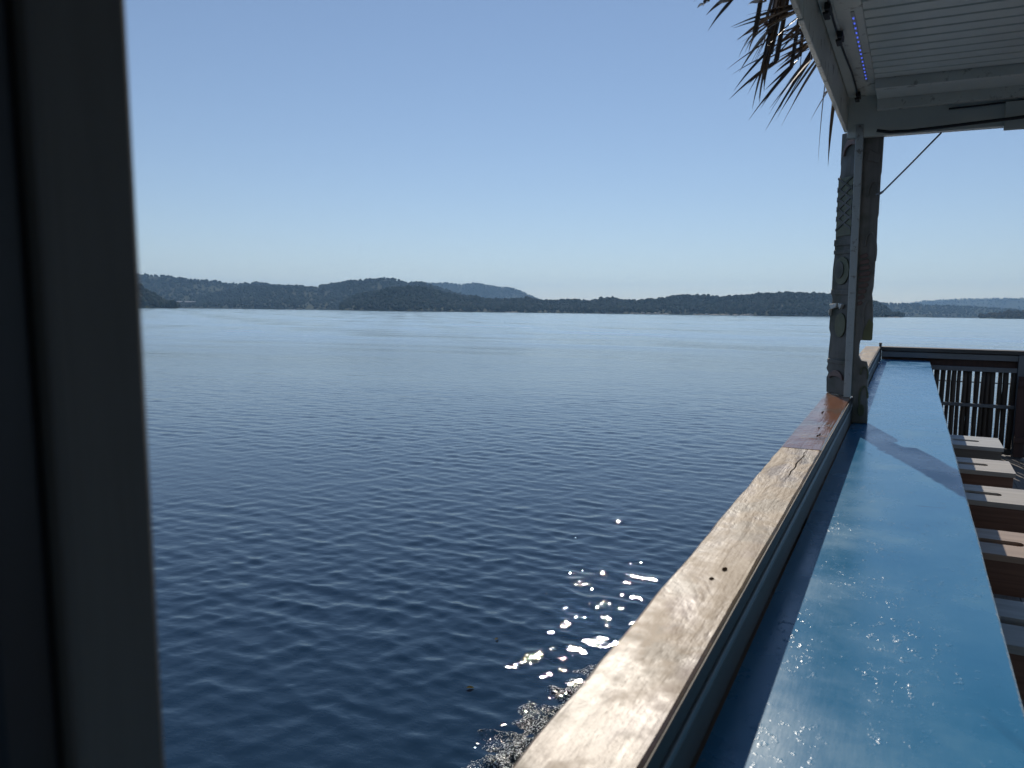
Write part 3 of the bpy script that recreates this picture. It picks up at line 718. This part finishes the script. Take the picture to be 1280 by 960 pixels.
def hill(sky, D, width, tree, ntree, lab, flab, mat='forest', trunk=False):
    """one ridge: its skyline as seen from the boat, shore distance, depth of the slope, tree size, number of crowns"""
    az = np.array([az_alt(*p)[0] for p in sky]); al = np.array([az_alt(*p)[1] for p in sky])
    o_ = np.argsort(az); az, al = az[o_], al[o_]
    A = np.linspace(az[0], az[-1], 240)
    rr = np.random.default_rng(int(D))
    ph = rr.uniform(0, 6.28, 8)
    def shore(a): return D*(1+.035*sum(math.sin(a*w+p) for w, p in zip((9, 23, 41, 77), ph))/2)
    T = np.concatenate([np.linspace(0, 1, 16), np.linspace(1.15, 2.2, 6)])
    def top(a):
        return math.tan(float(np.interp(a, az, al)))*(shore(a)+width) + H - tree*.85
    def ground(a, t):
        hr = max(1.0, top(a))
        if t <= 1: z = hr*(t**.8*(1-.18*math.sin(math.pi*t)))*(1-.10*math.sin(t*math.pi)*(1+math.sin(a*60+t*4)))
        else: z = hr*max(-.1, 1-(t-1)**1.5)
        return z - (.6 if t == 0 else -.6)
    co = []
    for a in A:
        d0 = shore(a)
        for t in T:
            d = d0 + t*width; co.append((-math.sin(a)*d, math.cos(a)*d, ground(a, t)))
    nt_ = len(T); idx = np.arange(len(co)).reshape(len(A), nt_)
    f = np.stack([idx[:-1, :-1], idx[:-1, 1:], idx[1:, 1:], idx[1:, :-1]], -1).reshape(-1, 4)
    h = raw_mesh('hill', co, f, 'ground', True); tag(h, lab, 'hill', None, 'structure')
    # crowns
    V, F = [], []; off = 0
    for i in range(int(ntree*1.6)):
        a = rr.uniform(az[0], az[-1]); u_ = rr.random(); t = rr.uniform(.0, 1.0)**.9 if u_ < .7 else rr.uniform(.9, 1.25)
        d = shore(a)+t*width; g = ground(a, t)
        s = tree*rr.uniform(.45, .95)*(1.3 if rr.random() < .05 else 1)
        v, fc = ICO[rr.integers(0, 6)]; an = rr.uniform(0, 6.28); c, sn = math.cos(an), math.sin(an)
        w = s*rr.uniform(.38, .62); x = v[:, 0]*c-v[:, 1]*sn; y = v[:, 0]*sn+v[:, 1]*c
        V.append(np.stack([-math.sin(a)*d + x*w, math.cos(a)*d + y*w, g + s*.42 + v[:, 2]*s*.58], -1)); F.append(fc+off); off += len(v)
    fo = raw_mesh('forest', np.concatenate(V), np.concatenate(F), mat); tag(fo, flab, 'forest', None, 'stuff')
    return h
hill([(-260, 330), (-60, 336), (60, 338), (150, 340), (172, 341.5), (205, 343), (235, 347), (270, 350), (285, 353), (300, 352.5), (320, 351), (340, 354), (372, 358), (420, 366), (470, 376)], 2900, 500, 13, 2600,
     'long left hill sloping down behind the dark shore point', 'forest on the long left hill')
hill([(-120, 381), (-60, 374), (0, 362), (60, 353), (110, 350), (150, 350), (166, 354), (176, 355), (183, 360), (190, 363), (200, 371), (210, 376), (222, 382)], 1500, 120, 13, 700,
     'low dark point at the far left shore beside the near post', 'dark forest on the left shore point')
hill([(215, 378), (250, 368), (280, 362), (310, 357), (340, 355.5), (370, 355.5), (394, 357.5), (402, 355), (415, 352.5), (440, 349.5), (455, 348), (470, 346.8), (480, 346), (490, 346.3), (500, 349), (510, 352), (520, 350.5), (527, 351), (540, 355), (560, 362), (600, 372)], 2500, 480, 12, 2600,
     'rounded middle hill, highest of the skyline', 'forest on the rounded middle hill')
hill([(505, 358), (530, 352), (545, 353), (555, 352), (577, 354.5), (590, 352.5), (600, 353), (612, 355.5), (622, 357.5), (640, 358.5), (655, 364), (668, 370.5), (680, 376), (700, 384)], 4600, 500, 13, 1300,
     'pale blue hazy hill behind the rounded middle hill', 'forest on the pale hazy hill')
hill([(425, 378), (445, 367), (470, 362), (480, 360), (495, 357.5), (530, 357.5), (545, 361), (560, 366), (580, 369), (595, 369.5), (612, 373), (635, 372), (660, 371.5), (680, 374), (700, 374), (715, 373), (735, 375), (752, 371.5), (765, 371), (780, 374), (800, 374), (830, 371), (845, 368), (860, 367), (880, 368.5), (905, 369.5), (930, 368), (945, 366), (970, 364.5), (990, 364.5), (1010, 365), (1035, 366), (1060, 368), (1085, 373), (1098, 377), (1107, 381), (1113, 388), (1128, 394.5)], 1850, 260, 10.5, 4200,
     'long low wooded ridge along the far shore behind the carved post', 'forest along the low far shore ridge')
hill([(1060, 379), (1095, 377.5), (1140, 378.5), (1180, 380.5), (1220, 382), (1250, 384), (1280, 386.5), (1400, 384), (1560, 376)], 3600, 300, 11, 1300,
     'mid-distance grey blue shore hill right of the carved post', 'forest on the grey blue right shore')
hill([(1080, 384), (1130, 378), (1145, 376.5), (1165, 374), (1200, 372.5), (1230, 371.5), (1280, 371.5), (1400, 370), (1600, 366)], 6300, 700, 14, 1300,
     'faintest long blue ridge at the far right horizon', 'forest on the faint right ridge')
hill([(1226, 395), (1240, 391), (1250, 389), (1265, 388), (1285, 387.5), (1340, 386), (1420, 390)], 2350, 90, 10, 260,
     'low brownish point at the right shore', 'brownish trees on the right shore point', 'forest_brown')

# pale rocks at the waterline, a mound each
def rock_bank(px0, px1, dist, hgt, lab):
    n = max(6, int((px1-px0)/2.2)); V, F = [], []; off = 0; rr = np.random.default_rng(int(px0))
    for i in range(n):
        px = rr.uniform(px0, px1); a, _ = az_alt(px, 393); d = dist*(1+rr.uniform(-.004, .004)); v, f = ICO[rr.integers(0, 6)]
        w = rr.uniform(2.2, 5.5); h = hgt*rr.uniform(.5, 1.6)*(.4+abs(math.sin(px*.35)))
        V.append(np.stack([-math.sin(a)*d+v[:, 0]*w*1.5, math.cos(a)*d+v[:, 1]*w, v[:, 2]*h], -1)); F.append(f+off); off += len(v)
    tag(raw_mesh('shore_rocks', np.concatenate(V), np.concatenate(F), 'rock'), lab, 'rocks', None, 'structure')
rock_bank(786, 832, 1640, 2.6, 'pale rocks along the waterline of the low ridge, below a lone tree clump')
rock_bank(866, 940, 1640, 2.0, 'long broken line of pale rocks at the waterline left of the carved post')
rock_bank(632, 652, 1640, 1.5, 'small patch of pale rocks at the waterline under the hazy hill')
rock_bank(1112, 1132, 1640, 1.5, 'pale rock spit at the end of the low ridge')
# dark clumps on the rocky islet
def lone_tree(px, dist, s, lab):
    a, _ = az_alt(px, 393); t = bpy.data.objects.new('islet_tree', None); COL.objects.link(t)
    t.location = (-math.sin(a)*dist, math.cos(a)*dist, .5); tag(t, lab, 'tree', 'trees on the rocky islets')
    mesh_obj('trunk', tube(bmesh.new(), [(0, 0, 0), (.1, 0, s*.3), (.2, .1, s*.7)], [s*.05, s*.04, s*.015], 6), 'forest_brown', t)
    V, F = [], []; off = 0; rr = np.random.default_rng(int(px))
    for i in range(14):
        v, f = ICO[rr.integers(0, 6)]; h = rr.uniform(.35, 1); w = s*.17*(1.3-h*.7)
        V.append(v*w + np.array([rr.normal(0, s*.16*(1.25-h)), rr.normal(0, s*.16*(1.25-h)), s*h])); F.append(f+off); off += len(v)
    o = raw_mesh('crown', np.concatenate(V), np.concatenate(F), 'forest'); o.parent = t
for p in ((806, 1646, 8, 'small dark tree left of the middle of the pale islet rocks'), (814, 1648, 11, 'tallest small tree standing on the pale islet rocks'), (897, 1646, 7, 'round shrubby tree above the long pale rock line'), (1123, 1645, 6, 'tiny lone tree on the rock spit right of the carved post')):
    lone_tree(*p)

# lakeside building with a long pale roof
a, _ = az_alt(233, 380); d = 2760
bl = bpy.data.objects.new('lakeside_building', None); COL.objects.link(bl)
bl.location = (-math.sin(a)*d, math.cos(a)*d, 0); bl.rotation_euler.z = a
tag(bl, 'long low lakeside building with pale roof, far left under the hill', 'building')
mesh_obj('wall', BX(-26, 26, -5, 5, -1, 19), 'house', bl)
mesh_obj('roof', prism(bmesh.new(), [(-29, -8, 19.1), (-29, 8, 19.1), (-29, 0, 22.5)], (1, 0, 0), 58), 'roofing', bl)
for i in range(6): mesh_obj('window', BX(-22+i*8, -18+i*8, -5.2, -5.02, 12, 16), 'black', bl)
# distant motor boat with its wake
a, _ = az_alt(368, 387); d = 1500
mb = bpy.data.objects.new('motor_boat', None); COL.objects.link(mb)
mb.location = (-math.sin(a)*d, math.cos(a)*d, 0); mb.rotation_euler.z = a
tag(mb, 'tiny white motor boat near the far shore below the middle hill', 'boat')
mesh_obj('hull', prism(bmesh.new(), [(-3.4, -1.1, -.2), (3.0, -1.1, -.2), (4.4, -1.1, 1.1), (-3.4, -1.1, .9)], (0, 1, 0), 2.2), 'boat_white', mb)
mesh_obj('cabin', prism(bmesh.new(), [(-1.2, -.8, 1.0), (1.4, -.8, 1.02), (.8, -.8, 2.0), (-1.0, -.8, 2.0)], (0, 1, 0), 1.6), 'boat_white', mb)
wk = bmesh.new()
for i in range(40):
    t = i/40; bmesh.ops.create_icosphere(wk, subdivisions=1, radius=.35+.35*random.random(), matrix=Matrix.Translation((-4-13*t, random.uniform(-1, 1)*(.6+2*t), .05)) @ Matrix.Diagonal((1.6, 1, .8, 1)))
o = mesh_obj('wake_foam', wk, 'wake', None, Matrix.Translation(mb.location) @ Matrix.Rotation(a, 4, 'Z')); tag(o, 'white wake streak behind the tiny motor boat', 'foam', None, 'stuff')

# ------------------------------------------------------------------ haze
bm = bmesh.new(); box(bm, -8600, 8600, -2600, 8700, -6, 330)
hz, nt, b = new_mat('haze_air'); nt.nodes.remove(b)
pv = nt.nodes.new('ShaderNodeVolumePrincipled'); pv.inputs['Density'].default_value = .000095
pv.inputs['Color'].default_value = (.36, .63, 1.0, 1); pv.inputs['Anisotropy'].default_value = .25
nt.links.new(pv.outputs[0], nt.nodes['Material Output'].inputs['Volume'])
tag(mesh_obj('haze', bm, hz), 'thin blue haze over the lake', 'haze', None, 'stuff')

# ------------------------------------------------------------------ light, sky, camera
SUN = Vector((-.28446, .77264, .56754)).normalized()
sun = bpy.data.lights.new('sun', 'SUN'); sun.energy = 2.6; sun.angle = math.radians(.53); sun.color = (1, .91, .78)
so = bpy.data.objects.new('sun', sun); COL.objects.link(so); so.rotation_euler = SUN.to_track_quat('Z', 'Y').to_euler()
w = bpy.data.worlds.new('World'); SC.world = w; w.use_nodes = True
sky = w.node_tree.nodes.new('ShaderNodeTexSky'); sky.sky_type = 'NISHITA'; sky.sun_disc = False
sky.sun_elevation = math.asin(SUN.z); sky.sun_rotation = math.atan2(SUN.x, SUN.y)
sky.altitude = 200; sky.air_density = 1.0; sky.dust_density = .0; sky.ozone_density = 3.0
bg = w.node_tree.nodes['Background']; bg.inputs['Strength'].default_value = .081
gm = w.node_tree.nodes.new('ShaderNodeGamma'); gm.inputs['Gamma'].default_value = .82
tn = w.node_tree.nodes.new('ShaderNodeMix'); tn.data_type = 'RGBA'; tn.blend_type = 'MULTIPLY'; tn.inputs[0].default_value = 1
tn.inputs[7].default_value = (1.0, .985, 1.035, 1)
w.node_tree.links.new(sky.outputs['Color'], gm.inputs['Color']); w.node_tree.links.new(gm.outputs[0], tn.inputs[6])
w.node_tree.links.new(tn.outputs[2], bg.inputs['Color'])

cam = bpy.data.cameras.new('camera'); co = bpy.data.objects.new('camera', cam); COL.objects.link(co)
cam.sensor_width = 36; cam.lens = 36*FPX/1280; cam.clip_start = .02; cam.clip_end = 30000
X_ = Vector(WM.col[0]); Y_ = -Vector(WM.col[1]); Z_ = -Vector(WM.col[2])
m = Matrix((X_, Y_, Z_)).transposed().to_4x4(); m.translation = (0, 0, H); co.matrix_world = m
cam.dof.use_dof = True; cam.dof.focus_distance = 7.0; cam.dof.aperture_fstop = cam.lens/3.6
SC.camera = co
SC.view_settings.view_transform = 'Standard'; SC.view_settings.look = 'None'; SC.view_settings.exposure = 0.55; SC.view_settings.gamma = 1
SC.view_settings.use_curve_mapping = False
SC.render.engine = 'CYCLES'; cy = SC.cycles
cy.use_denoising = True; cy.caustics_reflective = False; cy.caustics_refractive = False
cy.max_bounces = 6; cy.volume_bounces = 0; cy.sample_clamp_indirect = 4; cy.sample_clamp_direct = 0
